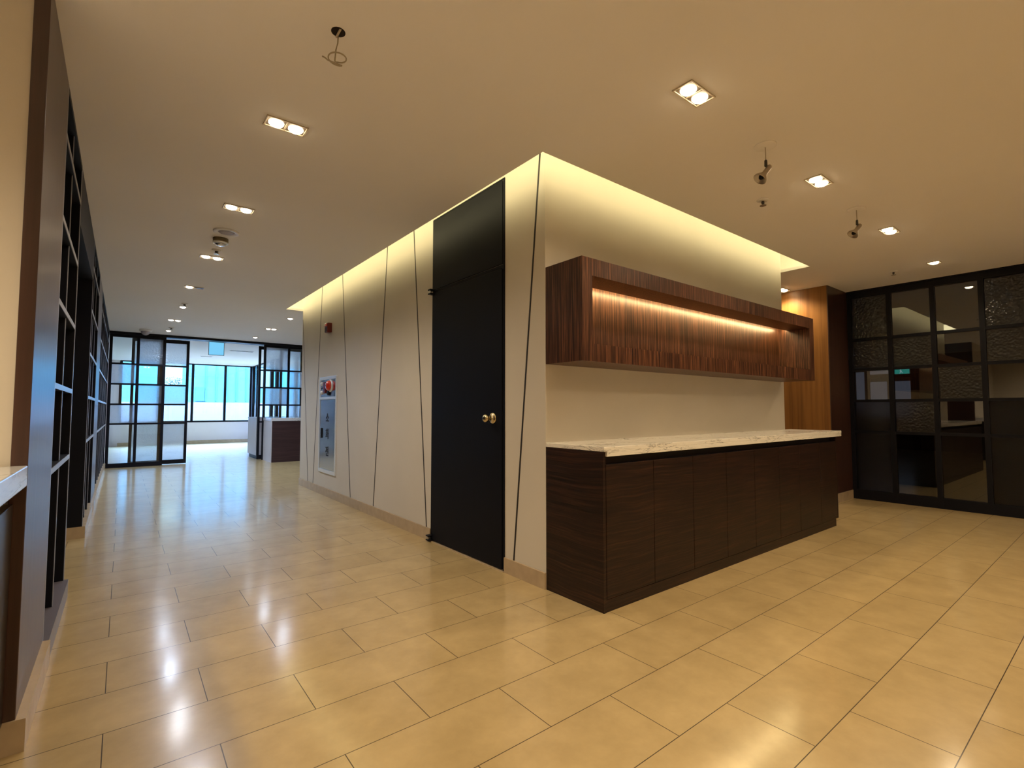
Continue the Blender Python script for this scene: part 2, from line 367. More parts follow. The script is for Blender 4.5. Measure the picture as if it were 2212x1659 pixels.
# far wall: pier, sill wall; window_1 between
mb = MB(); mb.box(-4.2, -.10, 19.05, 19.2, 0, H); struct(mb.build('wall_far', M['wall_far']))
bx('pier', M['pink'], bpy.data.objects['wall_far'], -1.6, -.33, 18.75, 19.05, 0, H)
struct(bx('wall_far_sill', M['wall_far'], None, -.10, 3.62, 19.05, 19.2, 0, .69))
struct(bx('baseboard_far', M['stone'], None, -.10, 3.5, 19.03, 19.05, 0, .105))
struct(bx('wall_far_right_sill', M['wall_far'], None, 3.5, 3.62, 12.15, 19.05, 0, .69))
w1 = struct(thing('window_1', (1.7, 19.08, .69), 'row of tall far windows with dark mullions above a white sill wall', 'window'))
mb = MB(); mb.box(-.10, 3.5, 19.05, 19.11, .69, .745); mb.box(-.10, 3.5, 19.05, 19.11, 2.565, H)
for x in (-.07, .86, 1.765, 2.69, 3.47): mb.box(x-.035, x+.035, 19.04, 19.11, .745, 2.565)
mb.build('window_frame', M['black_metal'], w1)
mb = MB()
for a, b in ((-.035, .825), (.895, 1.73), (1.80, 2.655), (2.725, 3.435)): mb.box(a, b, 19.075, 19.081, .745, 2.565)
mb.build('window_pane', M['glass_out'], w1)
w2 = struct(thing('window_2', (3.52, 15.6, .69), 'side window wall of the far room with dark mullions behind the desk', 'window'))
ys = (18.92, 18.25, 16.25, 15.6, 13.56, 12.9)
mb = MB(); mb.box(3.5, 3.56, 12.15, 19.05, .69, .745); mb.box(3.5, 3.56, 12.15, 19.05, 2.565, H)
for y in ys: mb.box(3.48, 3.56, y-.07, y+.07, .745, 2.565)
mb.build('window_frame', M['black_metal'], w2)
mb = MB()
for a, b in zip(ys[1:], ys): mb.box(3.525, 3.531, a+.07, b-.07, .745, 2.565)
mb.build('window_pane', M['glass_out'], w2)

# ------------------------------------------------------------------ left side: wood panels and black open shelving
def wood_end(y0, y1, label, cat, end=False):
    t = thing('wood_panel', (-.26, (y0+y1)/2, 0), label, cat)
    bx('panel', M['wood_panel'], t, -.60 if not end else -.283, -.241, y0, y1, .105 if end else .10, H, bev=.002)
    bx('stone_base', M['stone'], t, -.60 if not end else -.283, -.216, y0-(.006 if end else 0), y1, 0, .105 if end else .10)
    return t
wood_end(2.292, 2.985, 'dark brown veneer panel on stone base beside the left marble counter', 'wall panel', True)
ZS = (.83, 1.215, 1.60, 1.985)
def bookcase(y0, y1, ndiv, label, xback=-.56):
    t = thing('bookcase', (-.24-.15, (y0+y1)/2, 0), label, 'bookcase', )
    xf = -.241
    bx('plinth', M['stone' if y0 > 4 else 'grey_plinth'], t, xback, -.222, y0, y1, 0, .10)
    bx('back_panel', M['black_board'], t, xback, xback+.012, y0, y1, .10, H)
    for y in (y0, y1-.022):
        s = bx('side_panel', M['black_board'], t, xback+.012, xf-.003, y, y+.022, .10, H)
        bx('edge_sheen_strip', M['edge_sheen'], s, xf-.003, xf, y, y+.022, .10, H)
    step = (y1-y0)/(ndiv+1)
    for k in range(ndiv):
        y = y0 + step*(k+1)
        s = bx('divider', M['black_board'], t, xback+.012, xf-.012, y-.008, y+.008, .10, H)
        bx('edge_sheen_strip', M['edge_sheen'], s, xf-.012, xf-.009, y-.008, y+.008, .10, H)
    bx('top_panel', M['black_board'], t, xback+.012, xf, y0+.022, y1-.022, 2.572, H)
    for z in ZS + (2.37,):
        s = bx('shelf', M['black_board'], t, xback+.012, xf-.003, y0+.022, y1-.022, z-.013, z+.013)
        bx('edge_sheen_strip', M['edge_sheen'], s, xf-.003, xf, y0+.022, y1-.022, z-.013, z+.013)
    return t
bookcase(2.99, 3.99, 1, 'black open bookcase nearest the camera, between brown panel and passage')
bookcase(5.69, 7.10, 2, 'narrow black open bookcase with blank black end beyond the left passage')
struct(bx('trim_3', M['black_board'], None, -.36, -.242, 3.99, 5.69, 2.25, H))
wood_end(7.10, 7.93, 'daylit brown veneer panel between the two far black bookcases', 'wall panel')
bookcase(7.93, 12.03, 8, 'long black open bookcase running up to the glass partition far left')

# marble counter at the left edge of the picture
ct = thing('counter_cabinet', (-.60, 1.2, 0), 'dark brown counter cabinet at far left under grey marble', 'cabinet')
bx('carcass', M['dark_cab'], ct, -.95, -.292, .30, 2.285, .10, .80)
bx('plinth', M['dark_cab'], ct, -.95, -.31, .30, 2.285, 0, .10)
for k in range(4):
    bx('door', M['dark_cab'], ct, -.292, -.270, .302+k*.4955, .7955+k*.4955, .105, .80, bev=.0015)
bx('shadow_gap', M['groove'], ct, -.95, -.31, .30, 2.285, .80, .852)
tag(bx('marble_top', M['marble_grey'], None, -.96, -.241, .28, 2.290, .853, .922, bev=.004), 'grey veined marble slab on the cabinet at the left edge', 'countertop')

# ------------------------------------------------------------------ counter against the front face of the block
cab = thing('counter_cabinet', ((XA+5.445)/2, 2.08, 0), 'long dark rippled-veneer base cabinet with plain doors under white marble', 'cabinet')
YF = 1.850
bx('side_panel', M['wood_h'], cab, 2.088, 2.110, YF, YB-.001, .0, .872)
bx('side_panel', M['wood_h'], cab, 5.425, 5.445, YF, YB-.001, .07, .872)
bx('carcass', M['black_board'], cab, 2.110, 5.425, YF+.022, YB-.001, .07, .80)
bx('plinth', M['wood_h'], cab, 2.110, 5.39, YF+.003, YB-.001, 0, .066)
bx('finger_rail', M['groove'], cab, 2.110, 5.425, YF+.05, YB-.001, .80, .872)
xs = [2.113, 2.545, 2.970, 3.393, 3.806, 4.218, 4.604, 5.047, 5.424]
for a, b in zip(xs, xs[1:]):
    bx('door', M['wood_h'], cab, a+.0018, b-.0018, YF, YF+.020, .070, .800, bev=.0015)
mb = MB(); mb.box(2.088, 5.552, 1.838, YB-.001, .874, .900, .002); mb.box(2.112, 5.548, 1.838, 1.872, .846, .8745, .002)
tag(mb.build('marble_top', M['marble']), 'white veined marble worktop with thick front lip below the wall box', 'countertop')

# wall-hung wooden display box with lit niche
bxs = thing('wall_shelf', (3.74, 2.15, 1.39), 'long zebra-wood display box with lit niche hung on cream wall', 'wall shelf')
F0, F1, S0, S1 = 1.998, YB-.001, 2.089, 5.385
bx('bottom_panel', M['wood_v'], bxs, S0, S1, F0, F1, 1.392, 1.497)
mb = MB(); mb.box(S0, S1, F0, 2.205, 1.905, 2.010); mb.box(S0, S1, 2.205, F1, 1.955, 2.010); mb.build('top_panel', M['wood_v'], bxs)
for a, b in ((S0, 2.176), (5.288, S1)):
    MB().box(a, b, F0, 2.205, 1.497, 1.905).box(a, b, 2.205, F1, 1.497, 1.955).build('side_panel', M['wood_v'], bxs)
bx('back_panel', M['wood_v'], bxs, 2.176, 5.288, 2.290, F1, 1.497, 1.955)
led = MB().box(2.18, 5.284, 2.207, 2.236, 1.918, 1.930).build('led_strip', M['led'], bxs); led['label'] = 'warm glowing light strip'

# ------------------------------------------------------------------ fire cabinet and alarm on the left face
hc = thing('fire_hydrant_cabinet', (XA, 6.495, .29), 'tall stainless fire hydrant cabinet set in cream wall with red lamp', 'fire hydrant cabinet')
y0, y1, z0, z1 = 6.165, 6.825, .290, 1.535
mb = MB(); x = XA-.016
for r in ((y0, y0+.03, z0, z1), (y1-.03, y1, z0, z1), (y0+.03, y1-.03, z0, z0+.045), (y0+.03, y1-.03, z1-.04, z1), (y0+.03, y1-.03, 1.238, 1.270)):
    mb.box(x, XA, *r, .002)
mb.build('frame', M['steel_frame'], hc)
bx('control_panel', M['steel'], hc, XA-.008, XA, y0+.03, y1-.03, 1.270, z1-.04)
dr = bx('door', M['steel'], hc, XA-.011, XA, y0+.033, y1-.033, z0+.048, 1.235, bev=.002)
mb = MB(); mb.box(XA-.022, XA-.011, 6.692, 6.722, .735, .865, .003); mb.build('handle', M['black_metal'], dr)
R = lambda y, z, xx=XA-.008: Matrix.Translation((xx, y, z)) @ Matrix.Rotation(-PI/2, 4, 'Y')
mb = MB(); mb.smooth = True; mb.lathe([(.082, 0), (.082, .006), (.070, .012)], 28, R(6.405, 1.412)); ring = mb.build('lamp_ring', M['steel_frame'], hc)
mb = MB(); mb.smooth = True; mb.lathe([(.066, .010), (.066, .028), (.056, .045), (.034, .055), (0, .058)], 28, R(6.405, 1.412)); lens = mb.build('red_lamp', M['red_lens'], hc); lens['label'] = 'round red indicator lamp'
mb = MB(); mb.smooth = True; mb.lathe([(.012, .056), (.012, .062), (0, .064)], 14, R(6.405, 1.412)); mb.build('lamp_tip', M['chrome'], lens)
bx('alarm_button', M['red'], hc, XA-.038, XA-.008, 6.535, 6.615, 1.318, 1.462, bev=.008)
mb = MB(); mb.smooth = True; mb.lathe([(.036, 0), (.036, .014), (.028, .02), (0, .021)], 20, R(6.455, 1.322)); mb.build('phone_jack', M['black_metal'], hc)
for z in (1.445, 1.330):
    mb = MB(); mb.smooth = True; mb.lathe([(.026, 0), (.026, .012), (.016, .022), (0, .024)], 18, R(6.725, z)); mb.build('pilot_lamp', M['white_pl'], hc)
bx('name_tag', M['black_metal'], hc, XA-.012, XA-.008, 6.665, 6.765, 1.376, 1.396)
# vertical lettering on the door
dg = bpy.context.evaluated_depsgraph_get()
for ch, z in (('\uc18c', 1.005), ('\ud654', .795), ('\uc804', .575)):
    cu = bpy.data.curves.new('lettering', 'FONT'); cu.body = ch; cu.size = .135; cu.extrude = .0012; cu.align_x = 'CENTER'; cu.offset = .0025
    to = bpy.data.objects.new('tmp_text', cu); COL.objects.link(to)
    bpy.context.view_layer.update(); dg = bpy.context.evaluated_depsgraph_get()
    me = bpy.data.meshes.new_from_object(to.evaluated_get(dg)); COL.objects.unlink(to)
    me.materials.clear(); me.materials.append(M['ink'])
    cen = [0, 0]
    if me.vertices:
        cen = [(min(v.co[i] for v in me.vertices)+max(v.co[i] for v in me.vertices))/2 for i in (0, 1)]
    for v in me.vertices:
        cx, cy, cz = v.co
        v.co = (XA-.0122-cz - hc.location.x, 6.488-(cx-cen[0]) - hc.location.y, z+(cy-cen[1]) - hc.location.z)
    me.update()
    o = bpy.data.objects.new('lettering', me); COL.objects.link(o); o.parent = dr

al = thing('fire_alarm', (XA, 6.462, 2.16), 'small red fire alarm box high on cream wall above hydrant cabinet', 'fire alarm')
bx('housing', M['red'], al, XA-.060, XA, 6.405, 6.520, 2.098, 2.222, bev=.008)
mb = MB()
for k in range(4): mb.box(XA-.064, XA-.058, 6.425, 6.500, 2.112+k*.014, 2.119+k*.014)
mb.build('sounder_slots', M['groove'], al)
bx('strobe_lens', M['red_lens'], al, XA-.068, XA-.058, 6.425, 6.500, 2.176, 2.212, bev=.003)

# ------------------------------------------------------------------ walnut column and glazed partition on the right
wc = thing('wood_column', (6.92, 2.95, 0), 'walnut-veneered column with one lit face beyond the counter end', 'column')
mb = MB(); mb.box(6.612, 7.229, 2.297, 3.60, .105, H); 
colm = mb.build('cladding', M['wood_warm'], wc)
bx('shaded_front_face', M['wood_panel'], wc, 6.612, 7.229, 2.287, 2.297, .105, H)  # darker veneer paints in the shade on this unlit side of the column
bx('stone_base', M['stone'], wc, 6.606, 7.229, 2.281, 3.60, 0, .105)

def glazing(name, label, cat, axis, pos, us, zs, th, sw, rw, panes, top, bottom, z_top, mats, loc, skip=()):
    """us = stile centres, zs = rail centres; panes[row][col] names a glass or None"""
    t = thing(name, loc, label, cat)
    def b(nm, mat, u0, u1, z0, z1, d=th):
        if axis == 'X': return bx(nm, mat, t, pos-d/2, pos+d/2, u0, u1, z0, z1)
        return bx(nm, mat, t, u0, u1, pos-d/2, pos+d/2, z0, z1)
    u_lo, u_hi = min(us), max(us)
    for u in us: b('stile', M['black_metal'], u-sw/2, u+sw/2, bottom[0], z_top)
    b('top_rail', M['black_metal'], u_lo, u_hi, top, z_top, th*.98)
    if bottom[1] > bottom[0]: b('bottom_rail', M['black_metal'], u_lo, u_hi, bottom[0], bottom[1], th*.98)
    for z in zs:
        if z > bottom[1]: b('rail', M['black_metal'], u_lo, u_hi, z-rw/2, z+rw/2, th*.9)
    edges = [bottom[1]] + [z for z in zs if z > bottom[1]] + [top]
    rows = list(zip(edges, edges[1:]))[::-1]
    s = sorted(us)
    for r, (za, zb) in enumerate(rows):
        for c, (ua, ub) in enumerate(zip(s, s[1:])):
            kind = panes(r, c)
            if kind: b('pane', M[kind], ua+sw/2-.004, ub-sw/2+.004, za, zb, .006)
    return t
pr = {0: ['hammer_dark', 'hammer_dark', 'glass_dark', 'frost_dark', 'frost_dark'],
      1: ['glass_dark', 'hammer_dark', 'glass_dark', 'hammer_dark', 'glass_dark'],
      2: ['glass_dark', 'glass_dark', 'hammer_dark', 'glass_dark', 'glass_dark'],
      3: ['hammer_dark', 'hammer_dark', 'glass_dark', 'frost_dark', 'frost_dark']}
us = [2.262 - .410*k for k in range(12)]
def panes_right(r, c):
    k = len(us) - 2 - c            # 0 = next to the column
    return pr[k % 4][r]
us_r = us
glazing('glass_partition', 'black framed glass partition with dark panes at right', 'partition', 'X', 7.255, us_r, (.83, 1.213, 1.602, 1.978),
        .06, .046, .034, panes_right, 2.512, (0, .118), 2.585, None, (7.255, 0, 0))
struct(bx('trim_1', M['black_metal'], None, 7.21, 7.33, -3.6, 2.281, 2.585, H))

# dim room behind the right partition
struct(bx('wall_right_room_end', M['wall_unlit'], None, 17.1, 17.2, -3.6, 12.05, 0, H))
struct(bx('wall_right_room_side', M['wall_unlit'], None, 7.33, 17.1, 8.0, 8.1, 0, H))
struct(bx('wall_right_room_near', M['wall_unlit'], None, 7.33, 17.1, -3.7, -3.6, 0, H))
d2 = struct(thing('door_2', (17.05, 4.4, 0), 'pale double door far behind the dark glass', 'door'))
mb = MB(); mb.box(17.03, 17.1, 3.75, 3.93, 0, 2.1); mb.box(17.03, 17.1, 4.40, 4.46, 0, 2.1); mb.box(17.03, 17.1, 4.87, 4.95, 0, 2.1); mb.box(17.03, 17.1, 3.75, 4.95, 2.0, 2.1)
mb.build('door_frame', M['black_metal'], d2)
bx('door_glass', M['glow_pane'], d2, 17.06, 17.09, 3.93, 4.40, .9, 1.90)
bx('door_glass', M['glow_pane'], d2, 17.06, 17.09, 4.46, 4.87, .9, 1.90)
bx('transom_glass', M['glow_pane'], d2, 17.06, 17.09, 4.30, 4.87, 2.12, 2.22)
bx('side_light', M['glow_pane'], d2, 17.06, 17.09, 5.02, 5.22, 1.1, 2.2)
es = thing('exit_sign', (17.0, 4.13, 2.18), 'small green lit exit sign seen through the dark glass partition', 'exit sign')
bx('housing', M['white_pl'], es, 17.02, 17.08, 3.93, 4.30, 2.09, 2.24)
bx('lit_face', M['exit_green'], es, 17.012, 17.02, 3.94, 4.29, 2.10, 2.23)
mb = MB()   # running-figure pictogram
mb.box(17.008, 17.012, 4.12, 4.15, 2.195, 2.22); mb.prism([(17.008, 4.10, 2.15), (17.008, 4.14, 2.15), (17.008, 4.155, 2.19), (17.008, 4.115, 2.19)], (.004, 0, 0))
mb.prism([(17.008, 4.07, 2.112), (17.008, 4.085, 2.112), (17.008, 4.125, 2.15), (17.008, 4.105, 2.15)], (.004, 0, 0)); mb.prism([(17.008, 4.15, 2.112), (17.008, 4.17, 2.112), (17.008, 4.14, 2.15), (17.008, 4.12, 2.15)], (.004, 0, 0))
mb.build('pictogram', M['exit_white'], es)

# ------------------------------------------------------------------ far glazed partition line, sliding leaves, desks
struct(bx('trim_2', M['black_metal'], None, -.40, 3.9, 12.02, 12.30, 2.553, H))
zs5 = (.83, 1.208, 1.597, 1.988)
pf = [['glass', 'hammer', 'glass', 'hammer', 'glass'], ['hammer', 'glass', 'hammer', 'glass', 'glass']]
glazing('glass_partition', 'fixed black framed glass screen beside the long bookcase', 'partition', 'Y', 12.10, [-.212, .205, .625], zs5, .05, .048, .032,
        lambda r, c: pf[c][r], 2.50, (0, .085), 2.553, None, (.2, 12.10, 0))
ps = [['hammer', 'glass', 'glass', 'hammer', 'hammer'], ['hammer', 'glass', 'hammer', 'glass', 'hammer']]
glazing('sliding_door', 'black framed two-column sliding glass door left of the opening', 'sliding door', 'Y', 12.205, [.130, .585, 1.032], zs5, .045, .048, .032,
        lambda r, c: ps[c][r], 2.455, (.012, .095), 2.528, None, (.58, 12.205, 0))
pz = [['hammer', 'glass', 'hammer', 'glass', 'glass'], ['glass', 'hammer', 'glass', 'hammer', 'glass'], ['hammer', 'glass', 'hammer', 'glass', 'glass']]
glazing('glass_partition', 'fixed black framed glass screen rising behind the dark desk', 'partition', 'Y', 12.09, [2.468, 2.968, 3.43, 3.89], zs5, .05, .046, .032,
        lambda r, c: pz[c][r], 2.50, (0, .03), 2.553, None, (3.2, 12.09, 0))
glazing('sliding_door', 'black framed sliding glass door parked beside the dark desk', 'sliding door', 'Y', 12.205, [2.388, 2.835, 3.28], zs5, .045, .048, .032,
        lambda r, c: ps[c][r] if c else None, 2.455, (.012, .095), 2.528, None, (2.83, 12.205, 0))
dk = thing('reception_desk', (3.0, 11.6, 0), 'dark plum-brown veneered desk with white side just past the cream block', 'desk')
bx('front_panel', M['wood_desk'], dk, 2.474, 3.80, 11.282, 11.302, .0, .862)
bx('side_panel', M['white_lam'], dk, 2.460, 2.476, 11.284, 12.02, .0, .862)
bx('carcass', M['wood_desk'], dk, 2.476, 3.80, 11.302, 12.02, .0, .862)
tag(bx('stone_top', M['marble_grey'], None, 2.452, 3.82, 11.270, 12.03, .862, .930, bev=.003), 'pale stone top on the dark plum-brown desk', 'countertop')
dk2 = thing('white_cabinet', (2.8, 12.75, 0), 'white cabinet with dark toe kick behind the sliding door', 'cabinet')
bx('carcass', M['white_lam'], dk2, 2.36, 3.40, 12.28, 13.17, .085, .915)
bx('toe_kick', M['black_metal'], dk2, 2.39, 3.38, 12.30, 13.14, 0, .085)
bx('top', M['white_lam'], dk2, 2.35, 3.42, 12.27, 13.18, .915, .932)

es = thing('exit_sign', (1.57, 12.5, 2.6), 'pale blue acrylic exit sign hanging in the far opening', 'exit sign')
bx('mounting_bar', M['steel_dark'], es, 1.395, 1.755, 12.48, 12.52, 2.575, 2.6)
bx('acrylic_panel', M['exit_blue'], es, 1.43, 1.72, 12.493, 12.507, 2.30, 2.575)
mb = MB()
mb.box(1.425, 1.434, 12.488, 12.512, 2.292, 2.575); mb.box(1.716, 1.725, 12.488, 12.512, 2.292, 2.575); mb.box(1.434, 1.716, 12.488, 12.512, 2.292, 2.301)
mb.build('edge_frame', M['steel_dark'], es)

# ------------------------------------------------------------------ ceiling fittings
def spot(x, y, power, col, cone=150, z=H-.05, blend=.75, aim=(0, 0, -1)):
    d = bpy.data.lights.new('downlight_beam', 'SPOT'); d.energy = power; d.color = col; d.spot_size = math.radians(cone); d.spot_blend = blend
    d.shadow_soft_size = .05
    o = bpy.data.objects.new('downlight_beam', d); COL.objects.link(o); o.location = (x, y, z)
    o.rotation_euler = Vector(aim).to_track_quat('-Z', 'Y').to_euler(); return o
def downlight(x, y, label, twin=True, lit=(True, True), bulb='bulb', along='X', group='recessed downlights'):
    t = thing('downlight', (x, y, H), label, 'ceiling light', group)
    w = .101 if twin else .052; h = .052
    def rect(x0, x1, y0, y1): return (x+x0, x+x1, y+y0, y+y1) if along == 'X' else (x+y0, x+y1, y+x0, y+x1)
    mb = MB(); fr = .008
    for a in ((-w, w, -h, -h+fr), (-w, w, h-fr, h), (-w, -w+fr, -h+fr, h-fr), (w-fr, w, -h+fr, h-fr)): mb.box(*rect(*a), H-.006, H, .001)
    if twin: mb.box(*rect(-.004, .004, -h+fr, h-fr), H-.005, H)
    mb.build('trim_frame', M['trim'], t)
    bx('inner_plate', M['trim_dark'], t, *rect(-w+fr, w-fr, -h+fr, h-fr), H-.002, H)
    for i, c in enumerate((-.048, .048) if twin else (0,)):
        cx, cy = (x+c, y) if along == 'X' else (x, y+c)
        mb = MB(); mb.smooth = True
        if lit[i]:
            mb.lathe([(.037, H-.002), (.037, H-.006), (.030, H-.014), (.016, H-.019), (0, H-.020)], 20, Matrix.Translation((cx, cy, 0)))
            mb.build('bulb', M[bulb], t)
        else:
            mb.lathe([(.037, H-.002), (.037, H-.006), (.030, H-.008), (0, H-.004)], 20, Matrix.Translation((cx, cy, 0)))
            b = mb.build('bulb', M['trim_dark'], t); b['label'] = 'unlit dark lamp'
    return t
WARM = (1.0, .80, .52); WARM2 = (1.0, .85, .64); NEUT = (.82, .88, 1.0); COOL = (.66, .79, 1.0)
LL = [  # x, y, label, twin, lit, bulb, power
 (.630, 2.728, 'twin lit downlight nearest the open ceiling hole at left', True, (1, 1), 'bulb', 25, WARM2),
 (.632, 4.093, 'twin lit downlight just in front of the round ceiling speaker', True, (1, 1), 'bulb', 40, WARM2),
 (.640, 5.587, 'twin lit downlight just behind the small drum sensor and sprinkler', True, (1, 1), 'bulb', 30, NEUT),
 (.640, 7.110, 'twin downlight with its right lamp dead', True, (1, 0), 'bulb', 24, NEUT),
 (.643, 8.584, 'single lit downlight next to a sprinkler, halfway along the left row', False, (1,), 'bulb_far', 47, COOL),
 (.636, 9.946, 'twin lit downlight farthest along the left row', True, (1, 1), 'bulb_far', 58, COOL),
 (.636, 11.336, 'single lit downlight nearest the dome camera by the far glass screen', False, (1,), 'bulb_far', 41, COOL),
 (2.118, 8.594, 'single lit downlight just past the cove corner above the hydrant wall', False, (1,), 'bulb_far', 41, COOL),
 (2.118, 9.932, 'twin lit downlight above the floor in front of the dark desk', True, (1, 1), 'bulb_far', 58, COOL),
 (2.113, 11.30, 'single lit downlight nearest the far sliding door beside the desk', False, (1,), 'bulb_far', 41, COOL),
 (2.078, 1.252, 'largest twin lit downlight, top centre in front of the block corner', True, (1, 1), 'bulb', 34, WARM),
 (3.535, 1.252, 'twin lit downlight between the two hanging spotlights', True, (1, 1), 'bulb', 34, WARM),
 (4.985, 1.250, 'twin lit downlight right of the farther hanging spotlight', True, (1, 1), 'bulb', 30, WARM),
 (6.442, 1.252, 'single lit downlight nearest the dark glass partition', False, (1,), 'bulb', 16, WARM),
 (6.430, 2.720, 'lit downlight half hidden behind the block end, before the walnut column', True, (1, 1), 'bulb', 30, WARM),
]
for x, y, lab, tw, lit, bl, pw, colr in LL:
    downlight(x, y, lab, tw, lit, bl)
    spot(x, y, pw*1.5, colr)
# same rows continued unseen behind the camera; far-left lamps added to brighten beige wall
for x, y, p in ((.63, -.2, 26), (.63, -1.7, 26), (2.08, -.25, 30), (3.53, -.25, 30), (5.0, -.25, 24), (2.08, -1.8, 30), (3.53, -1.8, 24), (5.0, -1.8, 20), (-1.3, .9, 125), (-1.5, -1.2, 30)):
    spot(x, y, p*1.3, WARM)

def sprinkler(x, y, label):
    t = thing('ceiling_sprinkler', (x, y, H), label, 'sprinkler', 'ceiling sprinklers')
    T_ = Matrix.Translation((x, y, 0))
    mb = MB(); mb.smooth = True; mb.lathe([(.040, H), (.040, H-.004), (.030, H-.010), (.014, H-.012)], 22, T_); mb.build('escutcheon', M['white_pl'], t)
    mb = MB(); mb.smooth = True; mb.lathe([(.010, H-.012), (.010, H-.026), (.006, H-.030)], 12, T_)
    mb.tube([(x-.012, y, H-.012), (x-.013, y, H-.030), (x-.004, y, H-.040)], .0025, 6); mb.tube([(x+.012, y, H-.012), (x+.013, y, H-.030), (x+.004, y, H-.040)], .0025, 6)
    mb.build('nozzle', M['steel_dark'], t)
    mb = MB(); mb.lathe([(.022, H-.040), (.022, H-.042)], 16, T_); mb.build('deflector', M['chrome'], t)
sprinkler(3.545, 1.616, 'sprinkler head in ceiling below the nearer hanging spotlight')
sprinkler(6.509, 1.609, 'small dark sprinkler head in the ceiling near the walnut column')
sprinkler(.645, 5.303, 'sprinkler head in ceiling right behind the small drum sensor')
sprinkler(.642, 8.303, 'sprinkler head beside the single downlight halfway along left row')
sprinkler(.652, 10.917, 'farthest sprinkler head near the dome camera')

def spotlight(x, y, label, drop=0.0):
    t = thing('hanging_spotlight', (x, y, H), label, 'spotlight', 'hanging spotlights')
    mb = MB(); mb.smooth = True; mb.lathe([(.060, H), (.060, H-.003), (.052, H-.007), (.006, H-.009)], 28, Matrix.Translation((x, y, 0))); mb.build('canopy', M['ceiling'], t)
    zb = H-.085
    mb = MB(); mb.tube([(x, y, H-.006), (x+.002, y, zb)], .0030, 8); mb.build('stem', M['chrome'], t)
    mb = MB(); mb.smooth = True; mb.lathe([(.004, zb+.004), (.0075, zb), (.0085, zb-.030), (.006, zb-.036)], 14, Matrix.Translation((x+.002, y, 0))); mb.build('swivel', M['steel_dark'], t)
    # head: narrow tail up and to the right, flared mouth down and to the left
    r = Vector((.786, -.618, 0)); d = (-r*.62 + Vector((0, 0, -.78))).normalized()
    o = Vector((x+.002, y, zb-.036)) + r*.024 + Vector((0, 0, .004))
    A = at_dir(o, d)
    mb = MB(); mb.smooth = True; mb.lathe([(.004, -.004), (.012, 0), (.015, .010), (.014, .05), (.017, .062), (.036, .088), (.038, .098), (.034, .098), (.015, .066), (0, .064)], 24, A)
    hd = mb.build('lamp_head', M['chrome'], t)
    mb = MB(); mb.smooth = True; mb.lathe([(.013, .066), (.015, .084), (.009, .094), (0, .096)], 16, A); mb.build('lamp', M['black_metal'], hd)
spotlight(2.818, 1.264, 'nearer hanging spotlight on a thin stem over the counter')
spotlight(4.260, 1.262, 'farther hanging spotlight, close to the ceiling cove corner')

# ceiling hole with bare drop wire; a dark disc paints its inner shade
hw = thing('ceiling_hole', (.624, 1.908, H), 'dark round ceiling hole with bare looped wire hanging', 'ceiling fixture')
mb = MB(); mb.lathe([(.027, H), (.027, H-.0015)], 26, Matrix.Translation((.624, 1.908, 0))); mb.build('opening', M['hole'], hw)
mb = MB(); mb.smooth = True
mb.tube([(.626, 1.886, H-.001), (.625, 1.905, H-.004), (.624, 1.93, H-.008)], .0045, 8); mb.build('cross_bar', M['trim'], hw)
mb = MB(); mb.smooth = True
p0 = Vector((.628, 1.92, H-.004)); pts = [p0, p0+Vector((.0, .004, -.03)), p0+Vector((-.006, .006, -.06))]
r = Vector((.786, -.618, 0)); f_ = Vector((.618, .786, 0))
c0 = p0 + Vector((0, .006, -.085))
for k in range(26):
    a = 2.2 - k*2*PI/22
    pts.append(c0 + r*.034*math.cos(a) + f_*.034*math.sin(a) + Vector((0, 0, -.0006*k)))
pts += [c0 - r*.038 + Vector((0, 0, -.014)), c0 - r*.050 + Vector((0, 0, -.004)), c0 - r*.060 + Vector((0, 0, .001))]
mb.tube(pts, .0028, 6); mb.build('wire', M['wire'], hw)

sp = thing('ceiling_speaker', (.640, 4.705, H), 'round white ceiling speaker with grey centre grille', 'speaker')
mb = MB(); mb.smooth = True; mb.lathe([(.098, H), (.098, H-.006), (.090, H-.011), (.062, H-.009), (.060, H-.004)], 36, Matrix.Translation((.640, 4.705, 0))); mb.build('rim', M['white_pl'], sp)
mb = MB(); mb.smooth = True; mb.lathe([(.061, H-.004), (.055, H-.011), (.03, H-.013), (0, H-.014)], 30, Matrix.Translation((.640, 4.705, 0))); mb.build('grille', M['grille'], sp)
dt = thing('ceiling_sensor', (.628, 4.93, H), 'small tan drum sensor with shiny lens under the ceiling speaker', 'sensor')
mb = MB(); mb.smooth = True; mb.lathe([(.060, H), (.060, H-.028), (.058, H-.034)], 26, Matrix.Translation((.628, 4.93, 0))); mb.build('housing', M['sensor'], dt)
mb = MB(); mb.smooth = True; mb.lathe([(.061, H-.034), (.061, H-.040), (.050, H-.046)], 26, Matrix.Translation((.628, 4.93, 0))); mb.build('ring', M['steel_frame'], dt)
mb = MB(); mb.smooth = True; mb.lathe([(.046, H-.046), (.036, H-.058), (.02, H-.064), (0, H-.066)], 26, Matrix.Translation((.628, 4.93, 0))); mb.build('lens', M['steel'], dt)
cm = thing('ceiling_camera', (.290, 11.45, H), 'white dome camera on the ceiling before the far glass screen', 'security camera')
mb = MB(); mb.smooth = True; mb.lathe([(.095, H), (.095, H-.03), (.085, H-.042)], 28, Matrix.Translation((.290, 11.45, 0))); mb.build('base', M['white_pl'], cm)
mb = MB(); mb.smooth = True; mb.lathe([(.072, H-.042), (.066, H-.07), (.045, H-.095), (.02, H-.106), (0, H-.108)], 24, Matrix.Translation((.290, 11.45, 0))); mb.build('dome', M['grille'], cm)
